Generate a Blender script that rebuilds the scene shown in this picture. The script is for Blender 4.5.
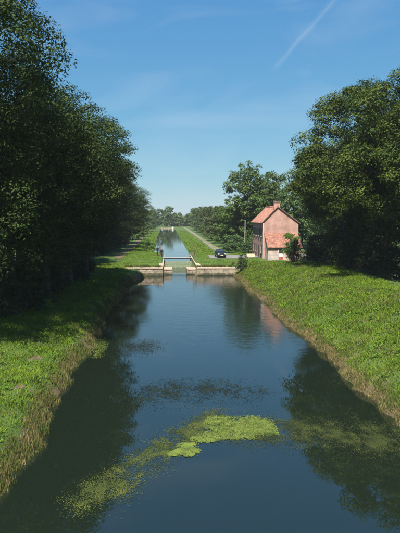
import bpy, math, random
import numpy as np
R = math.radians
rnd = random.Random(7)
scene = bpy.context.scene
C = scene.collection
for o in list(bpy.data.objects): bpy.data.objects.remove(o)

# ------------------------------------------------------------------ camera
cam = bpy.data.cameras.new('camera'); camo = bpy.data.objects.new('camera', cam); C.objects.link(camo)
scene.camera = camo
cam.sensor_fit = 'VERTICAL'; cam.sensor_height = 24.0; cam.lens = 25.2
cam.clip_start = 0.1; cam.clip_end = 8000
camo.location = (0, 0, 9.0)
camo.rotation_euler = (R(90 - 5.05), 0, R(-3.27))

# ------------------------------------------------------------------ sky and sun
SUN_EL, SUN_AZ = 57.0, -13.0      # azimuth: degrees from "straight behind the camera", negative = left
w = bpy.data.worlds.new('World'); scene.world = w; w.use_nodes = True
nt = w.node_tree; N = nt.nodes; L = nt.links
bg = N['Background']; bg.inputs[1].default_value = 0.077
sky = N.new('ShaderNodeTexSky'); sky.sky_type = 'NISHITA'; sky.sun_disc = False
sky.sun_elevation = R(SUN_EL)
sdir = (math.sin(R(SUN_AZ)), -math.cos(R(SUN_AZ)))          # horizontal direction towards the sun
sky.sun_rotation = math.atan2(sdir[0], sdir[1])
sky.altitude = 50; sky.air_density = 1.0; sky.dust_density = 0.25; sky.ozone_density = 3.0
tc = N.new('ShaderNodeTexCoord')
def vm(op, a, b=None):
    n = N.new('ShaderNodeVectorMath'); n.operation = op
    for i, v in enumerate((a, b)):
        if v is None: continue
        if hasattr(v, 'node'): L.new(v, n.inputs[i])
        else: n.inputs[i].default_value = v
    return n
def mt(op, a, b=None, clamp=False):
    n = N.new('ShaderNodeMath'); n.operation = op; n.use_clamp = clamp
    for i, v in enumerate((a, b)):
        if v is None: continue
        if hasattr(v, 'node'): L.new(v, n.inputs[i])
        else: n.inputs[i].default_value = v
    return n.outputs[0]
def sky_dir(azd, eld):
    return np.array([math.sin(R(azd))*math.cos(R(eld)), math.cos(R(azd))*math.cos(R(eld)), math.sin(R(eld))])
da, db = sky_dir(11.0, 14.7), sky_dir(17.3, 20.9)          # the two ends of the vapour trail
nn = np.cross(da, db); nn /= np.linalg.norm(nn); mid = da+db; mid /= np.linalg.norm(mid)
dirv = tc.outputs['Generated']
warp = N.new('ShaderNodeTexNoise'); warp.inputs['Scale'].default_value = 34; warp.inputs['Detail'].default_value = 6; L.new(dirv, warp.inputs['Vector'])
off = mt('MULTIPLY', mt('SUBTRACT', warp.outputs['Fac'], 0.5), 0.012)
dist = mt('ABSOLUTE', mt('ADD', vm('DOT_PRODUCT', dirv, tuple(nn)).outputs['Value'], off))
line = mt('POWER', mt('SUBTRACT', 1.0, mt('DIVIDE', dist, 0.0085), True), 2.0)
ext = mt('MULTIPLY', mt('SUBTRACT', vm('DOT_PRODUCT', dirv, tuple(mid)).outputs['Value'], math.cos(R(5.4))), 420, True)
trail = mt('MULTIPLY', mt('MULTIPLY', line, ext), mt('MULTIPLY', warp.outputs['Fac'], 0.30))
cir = N.new('ShaderNodeTexNoise'); cir.inputs['Scale'].default_value = 4.2; cir.inputs['Detail'].default_value = 7; cir.inputs['Distortion'].default_value = .6
sc = vm('MULTIPLY', dirv, (1.0, 1.0, 3.2)); L.new(sc.outputs[0], cir.inputs['Vector'])
cirm = mt('MULTIPLY', mt('MULTIPLY', mt('SUBTRACT', cir.outputs['Fac'], 0.52), 2.4, True), 0.30)
msk = mt('ADD', trail, cirm, True)
mix = N.new('ShaderNodeMix'); mix.data_type = 'RGBA'
sp = N.new('ShaderNodeSeparateColor'); cb_ = N.new('ShaderNodeCombineColor'); L.new(sky.outputs[0], sp.inputs[0])
for q, (gain, pw) in enumerate(((.46, .92), (1.15, .60), (2.60, .27))):     # even summer-haze grade of the whole sky
    L.new(mt('MULTIPLY', mt('POWER', sp.outputs[q], pw), gain), cb_.inputs[q])
L.new(msk, mix.inputs['Factor']); L.new(cb_.outputs[0], mix.inputs[6]); mix.inputs[7].default_value = (4.2, 4.8, 5.4, 1)
L.new(mix.outputs[2], bg.inputs[0])

sl = bpy.data.lights.new('sun', 'SUN'); so = bpy.data.objects.new('sun', sl); C.objects.link(so)
sl.energy = 5.0; sl.angle = R(0.53); sl.color = (1.0, 0.945, 0.85)
from mathutils import Vector
sv = Vector((sdir[0]*math.cos(R(SUN_EL)), sdir[1]*math.cos(R(SUN_EL)), math.sin(R(SUN_EL))))
so.rotation_euler = sv.to_track_quat('Z', 'Y').to_euler(); so.location = sv*60
scene.view_settings.view_transform = 'Standard'; scene.view_settings.look = 'None'
scene.view_settings.exposure = 1.10; scene.view_settings.gamma = 1.0
try: scene.view_settings.use_curve_mapping = False
except Exception: pass

# ------------------------------------------------------------------ materials
def mat(name, col, rough=.8, col2=None, scale=3.0, bump=0.0, bscale=None, island=0.0, trans=0.0, spec=.2, metal=0.0, col3=None, detail=6, coords='Object'):
    m = bpy.data.materials.new(name); m.use_nodes = True
    k_ = .86; col, col2, col3 = [None if c_ is None else tuple(v*k_ for v in c_) for c_ in (col, col2, col3)]
    n = m.node_tree.nodes; l = m.node_tree.links; p = n['Principled BSDF']
    p.inputs['Roughness'].default_value = rough; p.inputs['Metallic'].default_value = metal
    p.inputs['Specular IOR Level'].default_value = spec
    t = n.new('ShaderNodeTexCoord'); out = None
    geo = n.new('ShaderNodeNewGeometry')
    vec = geo.outputs['Position'] if coords == 'World' else t.outputs['Object']
    if col2 is not None:
        tx = n.new('ShaderNodeTexNoise'); tx.inputs['Scale'].default_value = scale; tx.inputs['Detail'].default_value = detail
        l.new(vec, tx.inputs['Vector'])
        r = n.new('ShaderNodeValToRGB'); e = r.color_ramp.elements
        e[0].position = .36; e[0].color = (*col, 1); e[1].position = .64; e[1].color = (*col2, 1)
        if col3 is not None:
            k = r.color_ramp.elements.new(.74); k.color = (*col3, 1)
        l.new(tx.outputs['Fac'], r.inputs['Fac']); out = r.outputs['Color']
    if island > 0:
        hv = n.new('ShaderNodeHueSaturation')
        if out: l.new(out, hv.inputs['Color'])
        else: hv.inputs['Color'].default_value = (*col, 1)
        mr = n.new('ShaderNodeMapRange'); mr.inputs['To Min'].default_value = 1-island; mr.inputs['To Max'].default_value = 1+island
        l.new(geo.outputs['Random Per Island'], mr.inputs['Value']); l.new(mr.outputs[0], hv.inputs['Value'])
        mh = n.new('ShaderNodeMapRange'); mh.inputs['To Min'].default_value = .5-.035*island; mh.inputs['To Max'].default_value = .5+.035*island
        ml = n.new('ShaderNodeMath'); ml.operation = 'FRACT'; mm = n.new('ShaderNodeMath'); mm.operation = 'MULTIPLY'; mm.inputs[1].default_value = 17.3
        l.new(geo.outputs['Random Per Island'], mm.inputs[0]); l.new(mm.outputs[0], ml.inputs[0]); l.new(ml.outputs[0], mh.inputs['Value'])
        l.new(mh.outputs[0], hv.inputs['Hue']); out = hv.outputs['Color']
    if out: l.new(out, p.inputs['Base Color'])
    else: p.inputs['Base Color'].default_value = (*col, 1)
    if bump:
        b = n.new('ShaderNodeBump'); b.inputs['Strength'].default_value = bump; b.inputs['Distance'].default_value = .05
        t2 = n.new('ShaderNodeTexNoise'); t2.inputs['Scale'].default_value = bscale or scale*4; t2.inputs['Detail'].default_value = 8
        l.new(vec, t2.inputs['Vector']); l.new(t2.outputs['Fac'], b.inputs['Height']); l.new(b.outputs[0], p.inputs['Normal'])
    if trans:
        tr = n.new('ShaderNodeBsdfTranslucent'); mx = n.new('ShaderNodeMixShader'); mx.inputs[0].default_value = trans
        if out: l.new(out, tr.inputs['Color'])
        else: tr.inputs['Color'].default_value = (*col, 1)
        l.new(p.outputs[0], mx.inputs[1]); l.new(tr.outputs[0], mx.inputs[2])
        l.new(mx.outputs[0], n['Material Output'].inputs['Surface'])
    return m

M = {}
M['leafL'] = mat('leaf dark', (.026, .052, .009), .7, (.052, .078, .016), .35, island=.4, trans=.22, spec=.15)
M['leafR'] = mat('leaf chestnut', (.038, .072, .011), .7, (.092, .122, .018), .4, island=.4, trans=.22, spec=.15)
M['leafM'] = mat('leaf mid', (.055, .105, .020), .6, (.095, .145, .032), .3, island=.4, trans=.25)
M['leafP'] = mat('leaf pale', (.055, .11, .03), .6, (.085, .14, .04), .3, island=.4, trans=.25)
M['leafO'] = mat('leaf olive', (.060, .085, .028), .6, (.095, .11, .038), .3, island=.4, trans=.25)
M['leafY'] = mat('leaf bright', (.075, .16, .022), .6, (.12, .21, .03), .6, island=.35, trans=.3)
M['weedleaf'] = mat('weed leaf', (.075, .15, .016), .7, (.12, .21, .026), .6, island=.4, trans=.25, spec=.1)
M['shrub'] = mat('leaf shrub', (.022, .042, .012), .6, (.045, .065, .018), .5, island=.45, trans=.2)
M['bark'] = mat('bark', (.05, .04, .03), .9, (.10, .085, .065), 4, .6, 18)
M['grass'] = mat('grass blades', (.11, .185, .015), .7, (.18, .265, .024), .45, island=.45, trans=.3, coords='World', spec=.12)
M['lawn'] = mat('lawn blades', (.12, .21, .02), .7, (.18, .27, .032), .6, island=.4, trans=.3, coords='World', spec=.12)
M['straw'] = mat('straw', (.17, .14, .055), .7, (.32, .25, .11), .8, island=.45, trans=.25, coords='World', spec=.2)
M['mixed'] = mat('mixed rank grass', (.085, .135, .022), .7, (.18, .17, .055), 1.1, island=.45, trans=.25, coords='World', spec=.2)
M['ground'] = mat('ground', (.045, .085, .016), .95, (.085, .13, .03), .5, .8, 5, coords='World', col3=(.13, .115, .06))
M['asphalt'] = mat('asphalt', (.16, .16, .155), .9, (.22, .215, .20), 1.2, .3, 30, coords='World')
M['gravel'] = mat('gravel', (.12, .13, .06), .95, (.23, .21, .15), .8, .5, 25, coords='World')
M['soil'] = mat('bare soil', (.10, .075, .045), .95, (.17, .13, .085), 2.5, .6, 20, coords='World')
M['stone'] = mat('pale stone', (.20, .17, .12), .9, (.40, .33, .25), 1.0, .8, 9, coords='World', col3=(.34, .27, .19))
M['coping'] = mat('coping stone', (.34, .27, .20), .9, (.50, .39, .30), 1.6, .4, 9, coords='World')
M['joint'] = mat('damp masonry core', (.10, .095, .07), .95, (.16, .14, .10), 2, .4, 9)
M['wood'] = mat('weathered brown wood', (.14, .075, .05), .85, (.22, .13, .09), 5, .4, 25)
M['gwood'] = mat('algae wood', (.16, .20, .12), .8, (.25, .29, .19), 4, .4, 18)
M['white'] = mat('white paint', (.72, .71, .68), .5, (.80, .79, .76), 3)
M['iron'] = mat('dark iron', (.03, .035, .045), .5, (.06, .06, .065), 6, metal=.5)
M['pole'] = mat('pale pole wood', (.30, .28, .24), .8, (.40, .38, .33), 4)
M['picket'] = mat('grey picket', (.34, .33, .31), .8, (.45, .43, .41), 5)
M['carpaint'] = mat('dark car paint', (.010, .012, .018), .22, spec=.5)
M['glass'] = mat('glass', (.03, .04, .045), .05, spec=.8)
M['tyre'] = mat('tyre', (.02, .02, .02), .8); M['rim'] = mat('rim', (.45, .46, .47), .35, metal=.8)
M['lamp'] = mat('lamp lens', (.6, .62, .62), .15, spec=.6); M['plate'] = mat('plate', (.75, .7, .35), .5)
M['shutter'] = mat('brown shutters', (.10, .055, .05), .7, (.14, .08, .07), 6)
M['door'] = mat('red door', (.36, .09, .06), .6, (.42, .12, .08), 5)
M['cream'] = mat('cream stone', (.55, .48, .33), .9, (.66, .58, .42), 4)
M['flower'] = mat('red petals', (.45, .07, .04), .6, island=.4)
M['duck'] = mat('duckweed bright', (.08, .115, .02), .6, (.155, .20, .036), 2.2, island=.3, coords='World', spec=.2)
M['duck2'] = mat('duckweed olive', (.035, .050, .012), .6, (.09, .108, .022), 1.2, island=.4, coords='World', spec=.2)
M['duck3'] = mat('duckweed dark olive', (.022, .032, .010), .6, (.055, .068, .016), 1.6, island=.4, coords='World', spec=.2)  # darker olive tone for the drift right of the mats
M['weed'] = mat('water weed dark', (.013, .02, .012), .5, (.022, .03, .016), 1.2, island=.4, coords='World')

def brick_mat(name, c1, c2, mortar, sx):
    m = bpy.data.materials.new(name); m.use_nodes = True; n = m.node_tree.nodes; l = m.node_tree.links; p = n['Principled BSDF']
    p.inputs['Roughness'].default_value = .9; p.inputs['Specular IOR Level'].default_value = .2
    t = n.new('ShaderNodeTexCoord'); sep = n.new('ShaderNodeSeparateXYZ'); cmb = n.new('ShaderNodeCombineXYZ'); ad = n.new('ShaderNodeMath')
    l.new(t.outputs['Object'], sep.inputs[0]); l.new(sep.outputs[0], ad.inputs[0]); l.new(sep.outputs[1], ad.inputs[1])
    l.new(ad.outputs[0], cmb.inputs[0]); l.new(sep.outputs[2], cmb.inputs[1])
    b = n.new('ShaderNodeTexBrick'); b.inputs['Scale'].default_value = sx; b.inputs['Color1'].default_value = (*c1, 1); b.inputs['Color2'].default_value = (*c2, 1)
    b.inputs['Mortar'].default_value = (*mortar, 1); b.inputs['Mortar Size'].default_value = .012; b.inputs['Brick Width'].default_value = .24; b.inputs['Row Height'].default_value = .075
    l.new(cmb.outputs[0], b.inputs['Vector'])
    no = n.new('ShaderNodeTexNoise'); no.inputs['Scale'].default_value = .9; no.inputs['Detail'].default_value = 7; l.new(t.outputs['Object'], no.inputs['Vector'])
    mr = n.new('ShaderNodeMapRange'); mr.inputs['From Min'].default_value = .3; mr.inputs['From Max'].default_value = .7; mr.inputs['To Min'].default_value = .62; mr.inputs['To Max'].default_value = 1.12
    l.new(no.outputs['Fac'], mr.inputs['Value'])
    hv = n.new('ShaderNodeHueSaturation'); l.new(b.outputs['Color'], hv.inputs['Color']); l.new(mr.outputs[0], hv.inputs['Value'])
    l.new(hv.outputs[0], p.inputs['Base Color'])
    bp = n.new('ShaderNodeBump'); bp.inputs['Strength'].default_value = .5; bp.inputs['Distance'].default_value = .01; bp.invert = True
    l.new(b.outputs['Fac'], bp.inputs['Height']); l.new(bp.outputs[0], p.inputs['Normal'])
    return m
M['brick'] = brick_mat('pink brick', (.41, .20, .15), (.48, .27, .21), (.43, .33, .28), 1.0)
M['brick2'] = brick_mat('pale rendered brick', (.53, .36, .28), (.56, .41, .34), (.53, .43, .36), 1.0)
M['tile'] = mat('orange roof tile', (.23, .10, .07), .85, (.31, .155, .11), 1.6, .3, 20, island=.25)
M['tile2'] = mat('pinkish roof tile', (.38, .165, .115), .85, (.47, .235, .165), 1.4, .3, 20, island=.25)

# water: a dark murky body under a clear rippled surface
def water_mat(name, body, rip, wind=.9):
    m = bpy.data.materials.new(name); m.use_nodes = True; n = m.node_tree.nodes; l = m.node_tree.links; p = n['Principled BSDF']
    p.inputs['Base Color'].default_value = (*body, 1); p.inputs['Roughness'].default_value = .012; p.inputs['IOR'].default_value = 1.80
    p.inputs['Specular IOR Level'].default_value = .5
    g = n.new('ShaderNodeNewGeometry')
    a = n.new('ShaderNodeTexNoise'); a.inputs['Scale'].default_value = 1.3; a.inputs['Detail'].default_value = 4; l.new(g.outputs['Position'], a.inputs['Vector'])
    mp = n.new('ShaderNodeMapping'); mp.inputs['Scale'].default_value = (.10, .22, 1); l.new(g.outputs['Position'], mp.inputs['Vector'])
    c = n.new('ShaderNodeTexNoise'); c.inputs['Scale'].default_value = 1; c.inputs['Detail'].default_value = 3; l.new(mp.outputs[0], c.inputs['Vector'])
    mr = n.new('ShaderNodeMapRange'); mr.inputs['From Min'].default_value = .42; mr.inputs['From Max'].default_value = .66; mr.inputs['To Min'].default_value = rip*.35; mr.inputs['To Max'].default_value = rip
    l.new(c.outputs['Fac'], mr.inputs['Value'])
    # breeze: the reach before the lock is ruffled, more so in patches
    sx = n.new('ShaderNodeSeparateXYZ'); l.new(g.outputs['Position'], sx.inputs[0])
    def ramp(sock, a0, a1, t0, t1):
        k = n.new('ShaderNodeMapRange'); k.interpolation_type = 'SMOOTHSTEP'; l.new(sock, k.inputs['Value'])
        for nm, v in (('From Min', a0), ('From Max', a1), ('To Min', t0), ('To Max', t1)): k.inputs[nm].default_value = v
        return k.outputs[0]
    def mul(u, v, op='MULTIPLY'):
        k = n.new('ShaderNodeMath'); k.operation = op
        for q, z in enumerate((u, v)):
            if hasattr(z, 'node'): l.new(z, k.inputs[q])
            else: k.inputs[q].default_value = z
        return k.outputs[0]
    breeze = mul(mul(ramp(sx.outputs[1], 30, 44, 0, 1), ramp(sx.outputs[1], 80, 88, 1, .25)), ramp(sx.outputs[0], -3.5, 2.0, .12, 1))
    breeze = mul(mul(breeze, ramp(c.outputs['Fac'], .30, .55, .6, 1)), wind)
    tot = mul(mr.outputs[0], breeze, 'ADD')
    f = n.new('ShaderNodeTexNoise'); f.inputs['Scale'].default_value = 5.5; f.inputs['Detail'].default_value = 3; l.new(g.outputs['Position'], f.inputs['Vector'])
    hsum = mul(a.outputs['Fac'], mul(f.outputs['Fac'], .35), 'ADD')
    b = n.new('ShaderNodeBump'); b.inputs['Distance'].default_value = .02; l.new(tot, b.inputs['Strength']); l.new(hsum, b.inputs['Height'])
    l.new(b.outputs[0], p.inputs['Normal'])
    return m
M['water'] = water_mat('canal water', (.0075, .0125, .0075), .045)

# ------------------------------------------------------------------ helpers
def mesh_np(name, V, F):
    """V (n,3) array, F (m,k) array"""
    V = np.asarray(V, np.float32); F = np.asarray(F, np.int32)
    me = bpy.data.meshes.new(name); m, k = F.shape
    me.vertices.add(len(V)); me.vertices.foreach_set('co', V.ravel())
    me.loops.add(m*k); me.loops.foreach_set('vertex_index', F.ravel())
    me.polygons.add(m); me.polygons.foreach_set('loop_start', np.arange(0, m*k, k, dtype=np.int32))
    try: me.polygons.foreach_set('loop_total', np.full(m, k, np.int32))
    except Exception: pass
    me.update(calc_edges=True)
    return me
def link(name, me, m=None, parent=None, loc=(0,0,0), rz=0, scale=None):
    o = bpy.data.objects.new(name, me); C.objects.link(o)
    if m is not None and not me.materials: me.materials.append(m)
    if parent is not None: o.parent = parent
    o.location = loc; o.rotation_euler = (0, 0, rz)
    if scale: o.scale = scale
    return o
def tag(o, label=None, cat=None, group=None, kind=None):
    if label: o['label'] = label
    if cat: o['category'] = cat
    if group: o['group'] = group
    if kind: o['kind'] = kind
    return o
def thing(name, label, cat, loc=(0,0,0), rz=0, group=None):
    o = bpy.data.objects.new(name, None); C.objects.link(o); o.location = loc; o.rotation_euler = (0,0,rz); o.empty_display_size = .3
    return tag(o, label, cat, group)
def copy_tree(o, parent=None):
    c = o.copy(); C.objects.link(c); c.parent = parent
    for ch in list(o.children): copy_tree(ch, c)
    return c
class MB:
    def __init__(s): s.v = []; s.f = []
    def box(s, x0, x1, y0, y1, z0, z1):
        b = len(s.v)
        s.v += [(x0,y0,z0),(x1,y0,z0),(x1,y1,z0),(x0,y1,z0),(x0,y0,z1),(x1,y0,z1),(x1,y1,z1),(x0,y1,z1)]
        s.f += [tuple(b+i for i in q) for q in ((3,2,1,0),(4,5,6,7),(0,1,5,4),(1,2,6,5),(2,3,7,6),(3,0,4,7))]
        return s
    def poly(s, pts): b = len(s.v); s.v += list(pts); s.f.append(tuple(range(b, b+len(pts)))); return s
    def prism(s, pts, off):      # polygon extruded by a vector
        b = len(s.v); n = len(pts); s.v += list(pts) + [tuple(p[i]+off[i] for i in range(3)) for p in pts]
        s.f.append(tuple(b+i for i in reversed(range(n)))); s.f.append(tuple(b+n+i for i in range(n)))
        for i in range(n): j = (i+1) % n; s.f.append((b+i, b+j, b+n+j, b+n+i))
        return s
    def tube(s, pts, rad, k=8, cap=True):
        b = len(s.v); P = [Vector(p) for p in pts]
        for i, p in enumerate(P):
            d = (P[min(i+1, len(P)-1)] - P[max(i-1, 0)]).normalized()
            a = d.cross(Vector((0,0,1))) if abs(d.z) < .9 else d.cross(Vector((1,0,0)))
            a.normalize(); c = d.cross(a); r = rad[i] if hasattr(rad, '__len__') else rad
            for q in range(k):
                t = 2*math.pi*q/k; s.v.append(tuple(p + a*(r*math.cos(t)) + c*(r*math.sin(t))))
        for i in range(len(P)-1):
            for q in range(k):
                q2 = (q+1) % k; s.f.append((b+i*k+q, b+i*k+q2, b+(i+1)*k+q2, b+(i+1)*k+q))
        if cap: s.f.append(tuple(b+q for q in reversed(range(k)))); s.f.append(tuple(b+(len(P)-1)*k+q for q in range(k)))
        return s
    def mesh(s, name, smooth=False):
        me = bpy.data.meshes.new(name); me.from_pydata(s.v, [], s.f); me.update()
        if smooth: me.polygons.foreach_set('use_smooth', [True]*len(me.polygons))
        return me
    def build(s, name, m, parent=None, loc=(0,0,0), smooth=False, bevel=0, rz=0):
        o = link(name, s.mesh(name, smooth), m, parent, loc, rz)
        if bevel:
            md = o.modifiers.new('bevel', 'BEVEL'); md.width = bevel; md.segments = 2; md.limit_method = 'ANGLE'
        return o
def block_mesh(name, b=.04):
    """unit block with chamfered edges, centred on its base"""
    v = []; f = []
    import bmesh
    bm = bmesh.new(); bmesh.ops.create_cube(bm, size=1.0)
    bmesh.ops.bevel(bm, geom=list(bm.edges), offset=b, segments=1, affect='EDGES')
    me = bpy.data.meshes.new(name); bm.to_mesh(me); bm.free(); return me

def muddy(m):      # bare mud where the bank meets the water
    n = m.node_tree.nodes; l = m.node_tree.links; p = n['Principled BSDF']; src = p.inputs['Base Color'].links[0].from_socket
    g_ = n.new('ShaderNodeNewGeometry'); sx = n.new('ShaderNodeSeparateXYZ'); l.new(g_.outputs['Position'], sx.inputs[0])
    no = n.new('ShaderNodeTexNoise'); no.inputs['Scale'].default_value = 1.8; no.inputs['Detail'].default_value = 6; l.new(g_.outputs['Position'], no.inputs['Vector'])
    ad = n.new('ShaderNodeMath'); ad.operation = 'MULTIPLY_ADD'; l.new(no.outputs['Fac'], ad.inputs[0]); ad.inputs[1].default_value = -.7; l.new(sx.outputs[2], ad.inputs[2])
    mr = n.new('ShaderNodeMapRange'); mr.inputs['From Min'].default_value = .15; mr.inputs['From Max'].default_value = .45; mr.inputs['To Min'].default_value = 1; mr.inputs['To Max'].default_value = 0
    l.new(ad.outputs[0], mr.inputs['Value']); mx = n.new('ShaderNodeMix'); mx.data_type = 'RGBA'; l.new(mr.outputs[0], mx.inputs['Factor']); l.new(src, mx.inputs[6]); mx.inputs[7].default_value = (.10, .078, .042, 1)
    l.new(mx.outputs[2], p.inputs['Base Color'])
muddy(M['ground'])
# ------------------------------------------------------------------ terrain
def sstep(a, b, x):
    t = np.clip((x-a)/(b-a), 0, 1); return t*t*(3-2*t)
LOCK_Y, CH_X0, CH_X1 = 86.0, -.8, 4.4
UP_Z, UP_END = 1.0, 392.0
def wob(y, s=0.0): return .22*np.sin(y*.31+s)+.13*np.sin(y*.83+2*s)+.10*np.sin(y*2.1+s)+.07*np.sin(y*3.7+3*s)
def xl(y): return -5.5 + wob(y, 1.0) + 1.7*sstep(74, 85.5, y)
def xr(y): return 10.1 + wob(y, 2.4) - .35*sstep(70, 84, y)*0
def uxl(y): return -3.0 - 1.6*sstep(112, 260, y)
def uxr(y): return 4.6 + 0*y
def lump(x, y):
    return (np.sin(x*1.7+y*.6)*np.sin(y*1.3-x*.4)*.05 + np.sin(x*3.9+1.2)*np.sin(y*3.1+x)*.025 + np.sin(x*.35+.5)*np.sin(y*.21)*.08)
def ground_z(x, y):
    x = np.asarray(x, float); y = np.asarray(y, float)
    # lower reach
    s = xl(y)-x
    zl = np.interp(s, [-3, -.3, 0, .35, .95, 4.5, 12, 40], [-1.3, -.35, -.04, .35, .95, 1.30, 1.9, 2.1])
    s2 = x-xr(y)
    zr = np.interp(s2, [-3, -.3, 0, .25, .9, 2.0, 5.5, 9, 40], [-1.3, -.35, -.04, .35, .62, 1.15, 2.55, 2.85, 2.9])
    lowz = np.where(x < 2.3, zl, zr)
    # lock platform
    plat = 1.22 + .40*sstep(86.3, 90, y) + .38*sstep(90, 97, y) + 0*x
    plat = np.where(x > 10, np.maximum(plat, 1.62+(2.1-1.62)*sstep(10, 15, x)), plat)
    cham = (x > CH_X0) & (x < CH_X1)
    lockz = np.where(cham, -1.0, plat)
    # upper reach
    a = uxl(y)-x; b = x-uxr(y)
    zl2 = np.interp(a, [-1.5, 0, .4, 2, 6, 30], [-.3, UP_Z-.05, 1.35, 1.75, 1.9, 2.0])
    zr2 = np.interp(b, [-1.5, 0, .4, 2.5, 5, 40], [-.3, UP_Z-.05, 1.4, 1.85, 2.0, 2.1])
    upz = np.where(x < .5, zl2, zr2)
    upz = np.where(y > UP_END, np.maximum(upz, UP_Z-.4+1.4*sstep(UP_END, UP_END+5, y)), upz)
    z = np.where(y < LOCK_Y, lowz, np.where(y < 111.0, lockz, upz))
    outer = sstep(10.2, 14, x)*(y > LOCK_Y-14)*(y < LOCK_Y)
    z = np.where(outer > 0, z*(1-outer*sstep(LOCK_Y-14, LOCK_Y, y)) + outer*sstep(LOCK_Y-14, LOCK_Y, y)*2.1, z)
    land = sstep(.5, 1.1, z)
    yard = ((x > 6) & (x < 17) & (y > 91) & (y < 114)) | ((np.abs(x-10.6) < 2.6) & (y > 90))
    return z + lump(x, y)*land*np.where(yard, 0, 1)
def gz(x, y): return float(ground_z(np.array([x]), np.array([y]))[0])

xs = np.unique(np.round(np.concatenate([
    -np.geomspace(16, 1200, 20), np.arange(-16, -8, .6), np.arange(-8, -4.2, .18), np.arange(-4.2, -1.2, .4), [-1.25, -.95], np.arange(-.4, 4.3, .7), [4.55, 4.85],
    np.arange(5.2, 9.2, .4), np.arange(9.2, 12, .18), np.arange(12, 20, .4), np.geomspace(20, 1200, 20)]), 3))
ys = np.unique(np.round(np.concatenate([
    np.arange(-60, 12, 6.), np.arange(12, 85.5, .5), [85.8, 86.2], np.arange(86.6, 112, .6), [110.8, 111.2], np.arange(112, 140, 1.5), np.arange(140, 388, 8.), np.arange(388, 402, 1.), np.geomspace(402, 1500, 20)]), 3))
X, Y = np.meshgrid(xs, ys); Z = ground_z(X, Y)
V = np.stack([X, Y, Z], -1).reshape(-1, 3); nx, ny = len(xs), len(ys)
i = np.arange(ny-1)[:, None]*nx + np.arange(nx-1)[None, :]
F = np.stack([i, i+1, i+1+nx, i+nx], -1).reshape(-1, 4)
me = mesh_np('ground', V, F); me.polygons.foreach_set('use_smooth', np.ones(len(F), bool))
tag(link('ground', me, M['ground']), kind='structure')

def sheet(name, x0, x1, y0, y1, z, m):
    o = MB().poly([(x0,y0,z),(x1,y0,z),(x1,y1,z),(x0,y1,z)]).build(name, m); tag(o, kind='structure'); return o
sheet('canal_water', -9, 14, -60, 100.05, 0.0, M['water'])
sheet('upper_canal_water', -6.5, 6.0, 100.35, 396, UP_Z, M['water'])

def ribbon(name, path, wid, m, dz=.03, step=1.0):
    V = []; F = []
    pts = []
    for (a, b) in zip(path[:-1], path[1:]):
        n = max(1, int(math.dist(a, b)/step))
        for k in range(n): pts.append((a[0]+(b[0]-a[0])*k/n, a[1]+(b[1]-a[1])*k/n))
    pts.append(path[-1]); K = 7
    for q, p in enumerate(pts):
        a = pts[max(q-1, 0)]; b = pts[min(q+1, len(pts)-1)]; d = Vector((b[0]-a[0], b[1]-a[1])).normalized(); nrm = Vector((d.y, -d.x))
        for k in range(K):
            t = (k/(K-1)-.5)*(wid + .25*math.sin(q*.9+k)*(k in (0, K-1)))
            x, y = p[0]+nrm.x*t, p[1]+nrm.y*t; V.append((x, y, gz(x, y)+dz))
    for q in range(len(pts)-1):
        for k in range(K-1): F.append((q*K+k, q*K+k+1, (q+1)*K+k+1, (q+1)*K+k))
    o = link(name, mesh_np(name, V, F), m); tag(o, kind='structure'); return o
ribbon('road', [(34, 101), (22, 99), (16, 98.5), (7.2, 98.5)], 7.0, M['asphalt'], .05)
ribbon('towpath', [(10.2, 101), (10.4, 120), (10.6, 160), (10.8, 260), (10.9, 400)], 1.6, M['gravel'], .07, 3.0)
ribbon('footpath', [(-8.6, 96), (-8.6, 130), (-8.9, 180), (-9.2, 300)], 1.2, M['soil'], .05, 3.0)
def soil_patch(cx, cy, rx, ry, sd):
    V = [(cx, cy, gz(cx, cy)+.03)]; F = []
    for k in range(28):
        a = 6.2832*k/28; q = 1+.25*math.sin(3*a+sd)+.18*math.sin(7*a+2*sd)
        for f_ in (.5, 1.0): V.append((cx+rx*q*f_*math.cos(a), cy+ry*q*f_*math.sin(a), gz(cx+rx*q*f_*math.cos(a), cy+ry*q*f_*math.sin(a))+.03-.05*(f_ == 1)))
    for k in range(28):
        j = (k+1) % 28; F.append((0, 1+2*k, 1+2*j, 0)); F.append((1+2*k, 2+2*k, 2+2*j, 1+2*j))
    me = bpy.data.meshes.new('bare_soil'); me.from_pydata(V, [], [tuple(dict.fromkeys(f)) for f in F]); me.update()
    tag(link('bare_soil', me, M['soil']), kind='structure')
soil_patch(-7.6, 31.8, .45, .9, 1); soil_patch(-7.0, 26.2, .3, .7, 2); soil_patch(-8.9, 36, .3, .8, 3)
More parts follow.
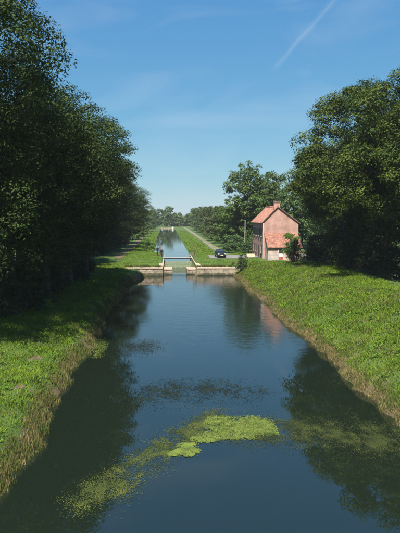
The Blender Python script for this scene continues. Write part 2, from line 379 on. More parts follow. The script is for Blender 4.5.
# ------------------------------------------------------------------ masonry of the lock
def tide(m):
    n = m.node_tree.nodes; l = m.node_tree.links; p = n['Principled BSDF']; src = p.inputs['Base Color'].links[0].from_socket
    g_ = n.new('ShaderNodeNewGeometry'); sx = n.new('ShaderNodeSeparateXYZ'); l.new(g_.outputs['Position'], sx.inputs[0])
    no = n.new('ShaderNodeTexNoise'); no.inputs['Scale'].default_value = 2.2; no.inputs['Detail'].default_value = 6; l.new(g_.outputs['Position'], no.inputs['Vector'])
    ad = n.new('ShaderNodeMath'); ad.operation = 'MULTIPLY_ADD'; l.new(no.outputs['Fac'], ad.inputs[0]); ad.inputs[1].default_value = .9; l.new(sx.outputs[2], ad.inputs[2])
    mr = n.new('ShaderNodeMapRange'); mr.inputs['From Min'].default_value = .62; mr.inputs['From Max'].default_value = .95; mr.inputs['To Min'].default_value = 1; mr.inputs['To Max'].default_value = 0
    l.new(ad.outputs[0], mr.inputs['Value']); mx = n.new('ShaderNodeMix'); mx.data_type = 'RGBA'; l.new(mr.outputs[0], mx.inputs['Factor']); l.new(src, mx.inputs[6]); mx.inputs[7].default_value = (.055, .058, .032, 1)
    l.new(mx.outputs[2], p.inputs['Base Color'])
tide(M['stone'])
BLK = block_mesh('stone_block'); BLK.materials.append(M['stone']); COP = block_mesh('coping_stone', .05); COP.materials.append(M['coping'])
def masonry(name, label, loc, length, thick, height, rz, courses=4, bl=.95, cat='wall', cope=True, ztop=None, both=False):
    """a wall running along local +x, its face on local -y, blocks set proud of a darker core"""
    t = thing(name, label, cat, loc, rz)
    MB().box(.02, length-.02, .10, thick-.1, -.9, height-.02).build('core', M['joint'], t)
    ch = height/courses; r = random.Random(int(length*97)+int(loc[0]*13))
    faces = [(.075, 1)] + ([(thick-.075, -1)] if both else [])
    for fy, sg in faces:
        for c in range(-1, courses):
            x = 0; k = 0
            while x < length-.05:
                wd = bl*r.uniform(.75, 1.25)
                if k == 0 and c % 2: wd *= .55
                if length-x-wd < .4: wd = length-x
                o = link('stone_block', BLK, None, t, (x+wd/2, fy-sg*r.uniform(0, .018), ch*(c+.5)), 0, (wd-.03, .15, ch-.03))
                x += wd; k += 1
    if cope:
        x = 0
        while x < length-.05:
            wd = 1.3*r.uniform(.85, 1.15)
            if length-x-wd < .5: wd = length-x
            link('coping_stone', COP, None, t, (x+wd/2, thick/2-.03, height+.09), 0, (wd-.025, thick+.1, .20)); x += wd
    return t
masonry('lock_wing_wall', 'pale stone wing wall right of the lock opening below the car', (CH_X1+.02, 85.55, 0), 7.2, .85, 1.1, 0, 3)
masonry('lock_wing_wall', 'pale stone wing wall left of the lock opening beside shaded bank', (-6.6, 85.55, 0), 5.78, .85, 1.1, 0, 3)
masonry('chamber_wall', 'long pinkish coping and stone wall along right side of the lock chamber', (CH_X1, 111.4, 0), 24.6, .6, 1.40, R(-90), 4, 1.1)
masonry('chamber_wall', 'long pinkish coping and stone wall along left side of the lock chamber', (CH_X0, 86.8, 0), 24.6, .6, 1.40, R(90), 4, 1.1)
masonry('lock_pier', 'low pale stone pier narrowing the lock opening on its left', (CH_X0+.03, 87.2, 0), 1.45, 3.0, .78, 0, 2, .75, 'pier')
masonry('lock_pier', 'low pale stone pier narrowing the lock opening on its right', (CH_X1-1.48, 87.2, 0), 1.45, 3.0, .78, 0, 2, .75, 'pier')

# ------------------------------------------------------------------ weir gate and footbridge in the chamber
g = thing('weir_gate', 'low mossy plank gate holding back the upper canal in lock', 'gate', (CH_X0, 100.1, 0))
gw = CH_X1-CH_X0
for k in range(5): MB().box(.08, gw-.08, 0+.02*(k % 2), .16, -.55+k*.33, -.55+k*.33+.31).build('plank', M['gwood'], g, bevel=.01)
for x in (.02, gw-.2): MB().box(x, x+.18, -.14, .0, -.6, 1.25).build('upright', M['wood'], g, bevel=.01)
fb = thing('footbridge', 'narrow pale railed plank footbridge across the lock gate', 'footbridge', (CH_X0-.7, 100.7, 1.62))
for k in range(3): MB().box(0, gw+1.4, k*.27, k*.27+.25, .03, .10).build('plank', M['pole'], fb, bevel=.008)
for yy in (.02, .70): MB().box(.1, gw+1.3, yy, yy+.08, -.16, .028).build('beam', M['iron'], fb)
for k in range(5):
    x = .12+k*(gw+1.12)/4; MB().tube([(x, .05, .10), (x, .05, .62)], .02, 6).build('post', M['pole'], fb)
MB().tube([(.1, .05, .62), (gw+1.28, .05, .62)], .02, 6).build('handrail', M['pole'], fb)

def winding(label, x, y, h):
    z = gz(x, y); t = thing('winding_gear', label, 'winding gear', (x, y, z))
    MB().box(-.18, .18, -.18, .18, -.05, .12).build('base', M['iron'], t, bevel=.02)
    MB().tube([(0,0,.1), (0,0,h*.75), (0,0,h)], [.09, .07, .05], 8).build('rack_post', M['iron'], t)
    MB().box(-.22, .22, -.16, .16, h*.62, h*.92).build('gear_case', M['iron'], t, bevel=.05)
    pts = [(.34*math.cos(a), -.24, h*.78+.34*math.sin(a)) for a in np.linspace(0, 2*math.pi, 17)]
    wh = MB().tube(pts, .035, 6, False).build('handwheel', M['iron'], t)
    for k in range(3):
        a = k*math.pi/3; MB().tube([(.34*math.cos(a), -.24, h*.78+.34*math.sin(a)), (-.34*math.cos(a), -.24, h*.78-.34*math.sin(a))], .02, 5).build('spoke', M['iron'], wh)
    MB().tube([(0, -.26, h*.78), (0, -.1, h*.78)], .04, 6).build('axle', M['iron'], t)
winding('dark iron winding gear with handwheel standing left on the lock gate', -.35+1.0-1.75, 99.2, 1.25)
winding('slim dark winding post at the left lock coping', -1.9, 101.5, 1.5)
for i_, (x, y, lab) in enumerate([(4.75, 103.5, 'reddish brown timber sluice post on the right lock coping'), (-1.5, 104.5, 'reddish brown timber sluice post on the left lock coping')]):
    t = thing('sluice_post', lab, 'post', (x, y, gz(x+.6*(1 if i_ == 0 else -1), y)))
    MB().box(-.14, .14, -.14, .14, -.1, 1.5).build('upright', M['wood'], t, bevel=.02)
    MB().box(-.3, .3, -.2, .2, -.1, .18).build('foot', M['wood'], t, bevel=.02)
    MB().box(-.22, .22, -.17, .17, 1.5, 1.62).build('cap', M['wood'], t, bevel=.02)
    MB().box(-.05, .05, -1.9, 1.2, .85, 1.05).build('balance_beam', M['wood'], t, bevel=.02)

# ------------------------------------------------------------------ house
HX0, HX1, HY0, HY1, HAP = 15.7, 21.6, 92.0, 103.5, 18.1
HZ = 2.08; EZ, EZR, RZ = 6.15, 6.0, 8.55
h = thing('brick_house', 'pink brick gabled lock house with orange tiled lean-to beside dark tree', 'house', (HX0, HY0, HZ))
W = HX1-HX0; D = HY1-HY0; A = HAP-HX0
gab = [(0,0,-.3), (W,0,-.3), (W,0,EZR), (A,0,RZ), (0,0,EZ)]
wall = MB().prism(gab, (0, D, 0)); wall.build('wall', M['brick'], h)
def roof_slope(name, parent, m, e0, e1, r0, r1, th=.07, course=.28, seed=1, wd=.30):
    """tile courses from the eave line e0-e1 up to the ridge line r0-r1: overlapping tiles as one mesh plus a deck"""
    e0, e1, r0, r1 = map(Vector, (e0, e1, r0, r1)); up = (r0-e0); n = (e1-e0).cross(up).normalized()
    if n.z < 0: n = -n
    deck = MB().prism([tuple(p) for p in (e0, e1, r1, r0)], tuple(n*th)).build(name, M['joint'], parent)
    nc = int(up.length/course); r = random.Random(seed); mb = MB(); al = (e1-e0); nt_ = int(al.length/wd)
    for c in range(nc):
        for k in range(nt_):
            a = e0 + al*(k/nt_) + up*(c/nc); b = e0 + al*((k+.96)/nt_) + up*(c/nc); tt = up*(1.12/nc)
            j = n*(th+.055+r.uniform(-.01, .012)); j2 = n*(th+.008)
            mb.prism([tuple(a+j-n*.05), tuple(b+j-n*.05), tuple(b+tt+j2), tuple(a+tt+j2)], tuple(n*.03))
    o = mb.build('roof_tiles', m, deck); o['kind'] = 'stuff'
    return deck
ov = .22
ul = Vector((A, 0, RZ-EZ)); ur = Vector((A-W, 0, RZ-EZR))
e_l = Vector((0,0,EZ)) - ul.normalized()*.35; e_r = Vector((W,0,EZR)) - ur.normalized()*.35
roof_slope('roof', h, M['tile2'], (e_l.x, D+ov, e_l.z), (e_l.x, -ov, e_l.z), (A, D+ov, RZ), (A, -ov, RZ), seed=3)
roof_slope('roof', h, M['tile2'], (e_r.x, -ov, e_r.z), (e_r.x, D+ov, e_r.z), (A, -ov, RZ), (A, D+ov, RZ), seed=4)
for k in range(24):
    y0 = -ov+k*(D+2*ov)/24
    MB().tube([(A, y0, RZ+.10), (A, y0+(D+2*ov)/24-.02, RZ+.12)], [.13, .15], 7).build('ridge_tile', M['tile2'], h)
ch = MB().box(A-.6, A+.45, .25, .85, RZ-.9, RZ+.75).box(A-.67, A+.52, .18, .92, RZ+.75, RZ+.88).build('chimney', M['brick'], h)
# downpipe and gutter on the canal side
MB().tube([(-.03, -.08, 0), (-.03, -.08, EZ-.2)], .055, 8).build('downpipe', M['white'], h)
MB().tube([(e_l.x-.05, -ov, e_l.z+.02), (e_l.x-.05, D+ov, e_l.z+.02)], .065, 8).build('gutter', M['iron'], h)
# facade windows (canal side, x = 0 plane) with shutters
for (zz, hh) in ((.9, 1.35), (3.7, 1.3)):
    for yy in (1.6, 4.3, 7.0, 9.6):
        if zz < 1 and yy == 4.3:
            dr = MB().box(-.05, .02, yy-.5, yy+.5, 0, 2.15).build('door', M['shutter'], h); MB().box(-.09, -.045, yy+.3, yy+.36, 1.0, 1.12).build('handle', M['iron'], dr); continue
        f = MB()
        for bx in ((yy-.5, yy-.42, zz, zz+hh), (yy+.42, yy+.5, zz, zz+hh), (yy-.42, yy+.42, zz, zz+.08), (yy-.42, yy+.42, zz+hh-.08, zz+hh), (yy-.03, yy+.03, zz+.08, zz+hh-.08)):
            f.box(-.05, .02, *bx)
        wn = f.build('window', M['pole'], h)
        MB().box(-.02, .015, yy-.42, yy-.03, zz+.08, zz+hh-.08).build('pane', M['glass'], wn); MB().box(-.02, .015, yy+.03, yy+.42, zz+.08, zz+hh-.08).build('pane', M['glass'], wn)
        MB().box(-.12, .02, yy-.58, yy+.58, zz-.1, zz-.003).build('sill', M['cream'], wn)
        for s in (-1, 1): MB().box(-.06, -.005, yy+s*.78-.26, yy+s*.78+.26, zz-.02, zz+hh+.02).build('shutter', M['shutter'], h)
# lean-to in front of the gable
LX0, LX1, LD, LE, LR = .35, 5.7, 3.0, 2.15, 4.15
MB().prism([(LX0, -LD, -.3), (LX0, -.003, -.3), (LX0, -.003, LR), (LX0, -LD, LE)], (LX1-LX0, 0, 0)).build('lean_to_wall', M['brick2'], h)
roof_slope('lean_to_roof', h, M['tile'], (LX0-.15, -LD-.28, LE-.18), (LX1+.15, -LD-.28, LE-.18), (LX0-.15, -.01, LR+.02), (LX1+.15, -.01, LR+.02), seed=8)
dd = MB().box(2.0, 2.85, -LD-.05, -LD+.02, 0, 1.75).build('door', M['door'], h)
MB().box(2.13, 2.72, -LD-.075, -LD-.045, .55, 1.05).build('door_panel', M['white'], dd)
MB().box(2.13, 2.72, -LD-.07, -LD-.045, 1.15, 1.6).build('pane', M['glass'], dd)
MB().box(1.88, 1.995, -LD-.06, -LD+.02, 0, 1.86).box(2.855, 2.97, -LD-.06, -LD+.02, 0, 1.86).box(1.995, 2.855, -LD-.06, -LD+.02, 1.755, 1.86).build('door_frame', M['white'], h)
MB().box(3.7, 4.6, -LD-.04, -LD+.02, .8, 1.6).build('window', M['glass'], h)
# picket fence before the lean-to
pf = thing('picket_fence', 'short grey picket fence before the lean-to of the house', 'fence', (15.9, 88.3, gz(15.9, 88.3)))
for k in range(9):
    x = k*.2; z0 = gz(15.9+x, 88.3)-pf.location.z; hh = 1.15+.12*math.sin(k*2.3)
    MB().prism([(x, 0, z0-.1), (x+.11, 0, z0-.1), (x+.11, 0, z0+hh), (x+.055, 0, z0+hh+.1), (x, 0, z0+hh)], (0, .03, 0)).build('picket', M['picket'], pf)
for zz in (.3, .85): MB().box(-.05, 1.75, .032, .075, zz, zz+.08).build('rail', M['picket'], pf)

# small things on the yard
tr = thing('stone_trough', 'low cream stone trough beside the road near the house', 'trough', (14.3, 96.2, gz(14.3, 96.2)+.05))
MB().box(-.7, .7, -.25, .25, 0, .12).build('base', M['cream'], tr, bevel=.03)
for b in ((-.7, .7, -.25, -.17), (-.7, .7, .17, .25), (-.7, -.6, -.165, .165), (.6, .7, -.165, .165)): MB().box(*b, .122, .5).build('side', M['cream'], tr)
# ------------------------------------------------------------------ car
car = thing('parked_car', 'dark hatchback car parked on the road end by the lock', 'car', (9.1, 97.4, gz(9.1, 97.4)+.05), R(4)); car.scale = (.93, .93, .93)
st = [(-2.0, .70, .30, .62, .66, .60), (-1.85, .80, .22, .74, .80, .66), (-1.1, .84, .20, .86, .93, .70), (-.75, .85, .20, .89, .97, .72), (-.05, .86, .20, .92, 1.40, .56), (.5, .86, .20, .93, 1.46, .57), (1.2, .86, .20, .94, 1.42, .56), (1.75, .82, .22, .94, 1.05, .62), (1.92, .76, .32, .88, .93, .60)]
V = []; F = []
for (y, wd, zb, zm, zt, wt) in st:
    V += [(-wd*.92, y, zb), (-wd, y, zb+.22), (-wd, y, zm), (-wt, y, zt-.03), (-wt*.6, y, zt), (wt*.6, y, zt), (wt, y, zt-.03), (wd, y, zm), (wd, y, zb+.22), (wd*.92, y, zb)]
for q in range(len(st)-1):
    for k in range(10): F.append((q*10+k, q*10+(k+1) % 10, (q+1)*10+(k+1) % 10, (q+1)*10+k))
F += [tuple(range(9, -1, -1)), tuple((len(st)-1)*10+k for k in range(10))]
me = bpy.data.meshes.new('body'); me.from_pydata(V, [], [tuple(reversed(f)) for f in F]); me.update()
import bmesh
bm = bmesh.new(); bm.from_mesh(me); bmesh.ops.recalc_face_normals(bm, faces=bm.faces); bm.to_mesh(me); bm.free()
body = link('body', me, M['carpaint'], car)
me.polygons.foreach_set('use_smooth', [True]*len(me.polygons))
MB().prism([(-.66, -.73, 1.0), (.66, -.73, 1.0), (.50, -.10, 1.385), (-.50, -.10, 1.385)], (0, -.02, .035)).build('windscreen', M['glass'], car)
MB().prism([(-.5, 1.27, 1.385), (.5, 1.27, 1.385), (.56, 1.72, 1.08), (-.56, 1.72, 1.08)], (0, .02, .035)).build('rear_window', M['glass'], car)
for s in (-1, 1):
    MB().prism([(s*.80, -.45, .98), (s*.81, .45, .98), (s*.61, .45, 1.39), (s*.61, -.02, 1.36)], (s*.03, 0, .01)).build('side_window', M['glass'], car)
    MB().prism([(s*.81, .52, .98), (s*.80, 1.35, 1.0), (s*.62, 1.15, 1.37), (s*.61, .52, 1.39)], (s*.03, 0, .01)).build('side_window', M['glass'], car)
    MB().box(s*.60-.17, s*.60+.17, -1.97, -1.82, .60, .73).build('headlight', M['lamp'], car, bevel=.03)
    mr_ = MB().box(s*.93-.09, s*.93+.09, -.52, -.40, .94, 1.07).build('wing_mirror', M['carpaint'], car, bevel=.03)
    for y in (-1.25, 1.2):
        wl = MB().tube([(s*.66, y, .31), (s*.87, y, .31)], .31, 18).build('wheel', M['tyre'], car); MB().tube([(s*.86, y, .31), (s*.885, y, .31)], .19, 12).build('rim', M['rim'], wl)
MB().box(-.72, .72, -2.06, -1.95, .34, .50).build('bumper', M['carpaint'], car, bevel=.04)
MB().box(-.26, .26, -2.085, -2.062, .37, .47).build('number_plate', M['plate'], car)
MB().box(-.36, .36, -2.03, -1.97, .53, .64).build('grille', M['iron'], car)

# pale pole near the house
pl = thing('utility_pole', 'thin pale pole standing among bushes behind the road', 'pole', (14.9, 108, gz(14.9, 108)))
MB().tube([(0,0,-.2), (0,0,3), (.02,0,6.2)], [.10, .09, .08], 8).build('post', M['pole'], pl)
MB().tube([(0,0,6.18), (0,0,6.32)], [.12, .05], 8).build('cap', M['pole'], pl)

# far boat
bt = thing('moored_boat', 'small white boat moored at the far end of the canal', 'boat', (3.2, 377, UP_Z)); bt.scale = (.62, .62, .62)
mb = MB(); ring = []
for (y, wd, kz) in ((-3.4, .15, .9), (-2.2, 1.0, .75), (0, 1.35, .68), (2.4, 1.25, .68), (3.2, 1.05, .7)):
    mb.v += [(-wd, y, kz), (-wd*.75, y, -.12), (wd*.75, y, -.12), (wd, y, kz)]
for q in range(4):
    for k in range(4): mb.f.append((q*4+k, q*4+(k+1) % 4, q*4+4+(k+1) % 4, q*4+4+k))
mb.f += [(3,2,1,0), (16,17,18,19)]
mb.build('hull', M['white'], bt); cb = MB().box(-.95, .95, -.8, 1.9, .69, 2.3).build('cabin', M['white'], bt, bevel=.08)
for x in (-.45, .45): MB().box(x-.33, x+.33, -.84, -.78, 1.4, 1.95).build('window', M['glass'], cb)
qw = MB().box(-9, 3.6, 392, 393, .3, 1.55).build('quay_wall', M['stone']); tag(qw, 'pale low quay wall closing the far end of the canal', 'wall')

# ------------------------------------------------------------------ trees
rg = np.random.default_rng(11)
def unit(n, g=rg):
    v = g.normal(size=(n, 3)); return v/np.linalg.norm(v, axis=1, keepdims=True)
def leaf_mesh(name, P, Nrm, size, aspect=.55, g=rg):
    n = len(P); r = unit(n, g); ax = np.cross(Nrm, r); ax /= np.linalg.norm(ax, axis=1, keepdims=True)+1e-9
    ax[:, 2] -= .35; ax /= np.linalg.norm(ax, axis=1, keepdims=True)
    sd = np.cross(Nrm, ax); sd /= np.linalg.norm(sd, axis=1, keepdims=True)+1e-9
    s = size[:, None]; fold = Nrm*s*.12
    V = np.empty((n, 4, 3)); V[:, 0] = P-ax*s*.5; V[:, 1] = P+sd*s*aspect*.5+fold; V[:, 2] = P+ax*s*.5; V[:, 3] = P-sd*s*aspect*.5+fold
    return mesh_np(name, V.reshape(-1, 3), np.arange(n*4).reshape(n, 4))
def make_lobes(g, H, zb, Rr, levels, per, prof):
    L_ = [(0, 0, zb+(H-zb)*.55, Rr*.55, Rr*.55, (H-zb)*.45)]
    for i in range(levels):
        t = (i+.5)/levels; z = zb+(H-zb)*(.08+.84*t); pr = prof(t)
        n = max(1, round(per*pr)); ph = g.uniform(0, 6.28)
        for k in range(n):
            a = ph+6.283*k/n+g.uniform(-.3, .3); lr = Rr*g.uniform(.36, .52)*(0.75+.25*pr); d = max(0, Rr*pr-lr*.8)*g.uniform(.85, 1.12)
            L_.append((d*math.cos(a), d*math.sin(a), z+g.uniform(-1, 1)*(H-zb)*.04, lr, lr, lr*g.uniform(.65, .9)))
    return L_
def crown_points(g, lobes, nclump, H):
    out = []; la = np.array(lobes); wts = la[:, 3]**2; wts /= wts.sum()
    while len(out) < nclump:
        k = g.choice(len(la), p=wts); d = unit(1, g)[0]; r = g.uniform(.55, 1.0)**.6*(1.18 if g.random() < .14 else 1.0)
        p = la[k, :3]+d*la[k, 3:]*r
        q = (((p-la[:, :3])/la[:, 3:])**2).sum(1)
        if (q < .35).any() and g.random() < .8: continue
        if p[2] > H or p[2] < .4: continue
        out.append(p)
    return np.array(out)
def foliage(g, P, cr, per, size, flat=.7):
    n = len(P); rad = cr*g.uniform(.5, 1.3, n); cnt = np.maximum(6, (per*(rad/cr)**1.6).astype(int))
    idx = np.repeat(np.arange(n), cnt); d = unit(len(idx), g); m = len(idx)
    up = g.random(m) < .72; d[:, 2] = np.where(up, np.abs(d[:, 2]), d[:, 2])
    rr = g.uniform(0, 1, m)**.30*g.uniform(.8, 1.12, m)
    ofs = d*rr[:, None]*rad[idx][:, None]; ofs[:, 2] *= flat
    tilt = g.normal(0, .22, (n, 2)); ofs[:, 2] += ofs[:, 0]*tilt[idx, 0]+ofs[:, 1]*tilt[idx, 1]-.10*(ofs[:, 0]**2+ofs[:, 1]**2)/rad[idx]
    pos = P[idx]+ofs; nr = d*.9+unit(m, g)*.5+np.array([0, 0, .5]); nr /= np.linalg.norm(nr, axis=1, keepdims=True)
    return pos, nr, size*g.uniform(.55, 1.45, m)
def skeleton(g, P, H, zb, tr_r, lean=(0, 0)):
    mb = MB(); top = H*.8; nodes = []; 
    pts = []; rad = []
    for k in range(9):
        t = k/8; z = -.3+t*(top+.3); pts.append((lean[0]*t+.25*math.sin(k*1.3)*t, lean[1]*t+.25*math.cos(k*1.7)*t, z)); rad.append(tr_r*(1.35 if k == 0 else 1-.85*t))
        if z > zb*.6: nodes.append((np.array(pts[-1]), rad[-1]*.7))
    mb.tube(pts, rad, 10)
    br = MB(); order = np.argsort(P[:, 0]**2+P[:, 1]**2)
    step = max(1, len(P)//170)
    for k in order[::step]:
        p = P[k]; A_ = np.array([n_[0] for n_ in nodes]); dz = p[2]-A_[:, 2]
        d = np.linalg.norm(A_-p, axis=1)+np.where(dz < -.3, 4.0, 0)
        j = int(d.argmin()); a, r0 = nodes[j]; r1 = max(.015, min(r0*.55, .22))
        m1 = a+(p-a)*.5+np.array([0, 0, -.06*np.linalg.norm(p-a)])+g.normal(size=3)*.12
        br.tube([tuple(a), tuple(m1), tuple(p)], [r1, r1*.75, r1*.4], 5, False)
        nodes.append((m1, r1*.85)); nodes.append((p, r1*.5))
    return mb, br
def make_tree(name, label, cat, H, zb, Rr, leafm, seed, nclump=260, per=120, size=.24, cr=1.0, levels=5, per_l=6, prof=None, tr_r=.35, lobes=None, group=None, flat=.7, aspect=.55):
    g = np.random.default_rng(seed); prof = prof or (lambda t: math.sin(math.pi*(.18+.72*t))**.6)
    lb = lobes or make_lobes(g, H, zb, Rr, levels, per_l, prof); P = crown_points(g, lb, nclump, H)
    t = thing(name, label, cat, group=group)
    tk, br = skeleton(g, P, H, zb, tr_r)
    to = tk.build('trunk', M['bark'], t, smooth=True); br.build('branches', M['bark'], to, smooth=True)
    pos, nr, sz = foliage(g, P, cr, per, size, flat)
    pos[:, 2] = np.maximum(pos[:, 2], .05)
    link('crown', leaf_mesh('crown', pos, nr, sz, aspect, g), leafm, t)
    return t
def place(t, x, y, rz=0, s=1.0, sz=None, dz=-.05):
    t.location = (x, y, gz(x, y)+dz); t.rotation_euler = (0, 0, rz); t.scale = (s, s, sz or s); return t
def dup(src, x, y, rz, s=1.0, sz=None, label=None, group=None, leaf=None):
    c = copy_tree(src); 
    if label: c['label'] = label
    if group: c['group'] = group
    return place(c, x, y, rz, s, sz)
# --- left row
box = lambda t: min(1, (.48+1.1*t))*(1 if t < .8 else .76)
GL = 'dark trees in a row along the left bank'
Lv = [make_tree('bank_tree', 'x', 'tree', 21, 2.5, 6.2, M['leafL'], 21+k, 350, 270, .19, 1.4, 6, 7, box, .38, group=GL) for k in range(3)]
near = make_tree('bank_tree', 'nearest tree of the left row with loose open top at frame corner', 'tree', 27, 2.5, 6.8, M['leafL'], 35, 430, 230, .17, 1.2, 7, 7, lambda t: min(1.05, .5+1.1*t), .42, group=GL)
place(near, -13.4, 33, .4)
rowL = [(-12.0, 43.5, 0.3, 1.0, .95, 'second tree of the left row, behind the loose topped nearest one'),
        (-11.4, 53, 2.1, 1.0, .95, 'third tree of the left row beside the shaded bank'),
        (-10.8, 62, 4.0, 1.0, .95, 'fourth tree of the left row, middle of the dark wall of leaves'),
        (-10.2, 69.5, 1.2, 1.0, .93, 'fifth tree of the left row, leaning out above the shaded reeds'),
        (-17.0, 84, 5.2, 1.0, .95, 'sixth tree of the left row, set back level with the lock wall'),
        (-16.0, 98, 3.0, 1.0, .93, 'seventh tree of the left row, set back behind the lock lawn'),
        (-12.6, 113, .8, 1.0, .87, 'eighth tree of the left row, stepping down beyond the lock'),
        (-11.4, 130, 2.2, 1.0, .78, 'ninth tree of the left row, lower and beside the footpath'),
        (-11.4, 150, 4.4, 1.0, .70, 'last and lowest dark tree of the left row against the sky')]
for k, (x, y, rz, s, sz, lab) in enumerate(rowL):
    if k < 3: Lv[k]['label'] = lab; place(Lv[k], x, y, rz, s, sz)
    else: dup(Lv[k % 3], x, y, rz, s, sz, lab, GL)
for k, (x, y) in enumerate([(-22, 50), (-21, 64), (-21, 80), (-20.5, 97), (-21, 116), (-20, 38)]):
    dup(Lv[k % 3], x, y, k*1.1, 1.05, .98, 'dark tree standing in the second rank behind the left row', 'trees behind the left row')
# --- right group
dome = lambda t: (math.sin(math.pi*(.22+.70*t)))**.55
bell = lambda t: min(1, .5+1.35*t)*(1 if t < .55 else max(.35, 1-1.15*(t-.55)**1.5*2.2))
GR = 'big trees at the top of the right bank'
r1 = make_tree('chestnut_tree', 'tall broad tree on the right bank nearest the frame edge', 'tree', 22.8, 4.2, 8.8, M['leafR'], 51, 400, 330, .24, 1.5, 7, 8, bell, .5, group=GR)
place(r1, 26.2, 55, .5, 1.0, .93)
r2 = make_tree('chestnut_tree', 'big tree on the right bank reaching out leafy sprays beside the house', 'tree', 22.0, 4.2, 7.8, M['leafR'], 52, 370, 320, .23, 1.45, 7, 8, bell, .45, group=GR)
place(r2, 22.9, 67, 1.9)
dup(r1, 31, 68, 2.6, 1.0, .95, 'tree in the second rank behind the tall broad right bank tree', GR)
dup(r2, 25.5, 78, 4.0, .9, .82, 'lower tree on the right bank between the house and big tree', GR)
dup(r2, 28.5, 42, 2.9, .95, .85, 'nearest tree on the right bank, mostly outside the frame', GR)

# --- shrubs in the shade
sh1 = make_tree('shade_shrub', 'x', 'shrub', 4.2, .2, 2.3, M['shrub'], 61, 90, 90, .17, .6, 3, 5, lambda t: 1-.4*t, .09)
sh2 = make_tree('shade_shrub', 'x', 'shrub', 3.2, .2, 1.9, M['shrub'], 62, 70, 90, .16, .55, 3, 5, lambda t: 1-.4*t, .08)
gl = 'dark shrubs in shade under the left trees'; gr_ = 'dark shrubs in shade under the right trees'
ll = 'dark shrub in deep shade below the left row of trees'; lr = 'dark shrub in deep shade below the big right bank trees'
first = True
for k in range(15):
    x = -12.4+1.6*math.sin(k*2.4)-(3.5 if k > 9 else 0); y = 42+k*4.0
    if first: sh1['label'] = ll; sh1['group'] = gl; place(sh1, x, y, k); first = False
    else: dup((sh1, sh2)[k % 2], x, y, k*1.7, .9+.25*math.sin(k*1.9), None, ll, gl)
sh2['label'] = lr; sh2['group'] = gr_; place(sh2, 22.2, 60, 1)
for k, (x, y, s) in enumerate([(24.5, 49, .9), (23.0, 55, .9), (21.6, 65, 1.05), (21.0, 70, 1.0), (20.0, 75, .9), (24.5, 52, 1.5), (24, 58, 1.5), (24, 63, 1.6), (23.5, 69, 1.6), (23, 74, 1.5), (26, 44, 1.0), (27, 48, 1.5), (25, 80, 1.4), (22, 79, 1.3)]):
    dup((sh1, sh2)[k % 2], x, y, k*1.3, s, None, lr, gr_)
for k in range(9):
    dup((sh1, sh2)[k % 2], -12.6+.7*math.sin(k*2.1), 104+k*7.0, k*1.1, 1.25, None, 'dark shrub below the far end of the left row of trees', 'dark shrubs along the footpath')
# bright bush in front of the lean-to, dark ivy stump below it
bb = make_tree('sunlit_bush', 'bright green sunlit bush in front of the lean-to right end', 'bush', 4.7, 1.0, 1.1, M['leafY'], 71, 60, 110, .15, .5, 3, 4, lambda t: 1-.3*t, .10); place(bb, 18.3, 82.5, 0)
iv = make_tree('ivy_trunk', 'dark ivy covered trunk at the left foot of right trees', 'trunk', 3.4, .1, 1.0, M['shrub'], 72, 60, 80, .14, .5, 4, 4, lambda t: 1.0, .3); place(iv, 17.9, 79, 0)
wc = make_tree('corner_shrub', 'dark weedy shrub at waterside corner right of the lock wall', 'shrub', 2.6, .1, .9, M['shrub'], 73, 40, 70, .14, .4, 3, 4, lambda t: 1-.5*t, .06); place(wc, 11.2, 83.3, 0)

# --- middle distance, right of the upper canal
md1 = make_tree('park_tree', 'tall pale green tree with rounded crown left of the house', 'tree', 17.5, 2, 5.2, M['leafM'], 81, 220, 90, .40, 1.1, 5, 6, dome, .35); place(md1, 18.0, 128, 0, 1.0, 1.12)
md2 = make_tree('park_tree', 'rounded mid green tree rising directly behind the house', 'tree', 15.5, 2, 5.5, M['leafM'], 82, 200, 90, .40, 1.15, 5, 6, dome, .32); place(md2, 23.5, 128, 0, 1, 1.12)
md3 = make_tree('park_tree', 'paler tree behind the house chimney towards the right trees', 'tree', 14, 1.5, 5.0, M['leafP'], 83, 180, 90, .40, 1.1, 5, 6, dome, .3); place(md3, 29.0, 120, 0, 1, 1.12)
dup(md2, 34, 132, 2, 1.0, 1.1, 'mid green tree farthest right behind the house'); dup(md1, 24, 142, 4, 1.0, 1.0, 'dark backed tall tree between the pale tree and the house')
dk = make_tree('hedge_tree', 'dark bushy tree on the right of the towpath behind the car', 'tree', 9.5, .6, 4.2, M['leafM'], 84, 150, 80, .36, 1.0, 4, 6, lambda t: 1-.35*t, .22, group='hedge trees along the towpath'); place(dk, 15.4, 134, 0)
ol = make_tree('hedge_tree', 'olive brown tinted tree in hedge right of the towpath', 'tree', 10, .6, 4.4, M['leafO'], 85, 150, 80, .38, 1.0, 4, 6, lambda t: 1-.35*t, .22, group='hedge trees along the towpath'); place(ol, 15.2, 165, 0)
HG = 'hedge trees along the towpath'
for k, (s_, x, y, s, sz, lab) in enumerate([(dk, 15.2, 149, 1.0, 1.0, 'dark hedge tree next beyond the bushy one behind the car'), (ol, 15.4, 182, 1.0, 1.05, 'second olive tinted tree of the towpath hedge'),
        (dk, 15.6, 202, 1.0, 1.05, 'green hedge tree beyond the two olive tinted ones'), (ol, 16, 226, 1.05, 1.1, 'distant olive tree of the towpath hedge where path narrows'), (dk, 16.4, 255, 1.1, 1.15, 'distant dark tree of the towpath hedge near canal end'),
        (ol, 17, 290, 1.15, 1.2, 'far hazy olive tree near the end of the towpath'), (dk, 17.6, 330, 1.2, 1.3, 'farthest hazy tree of the towpath hedge'), (dk, 21, 122, .75, .6, 'low dark hedge tree between road and house back')]):
    dup(s_, x, y, k*1.3, s, sz, lab, HG)
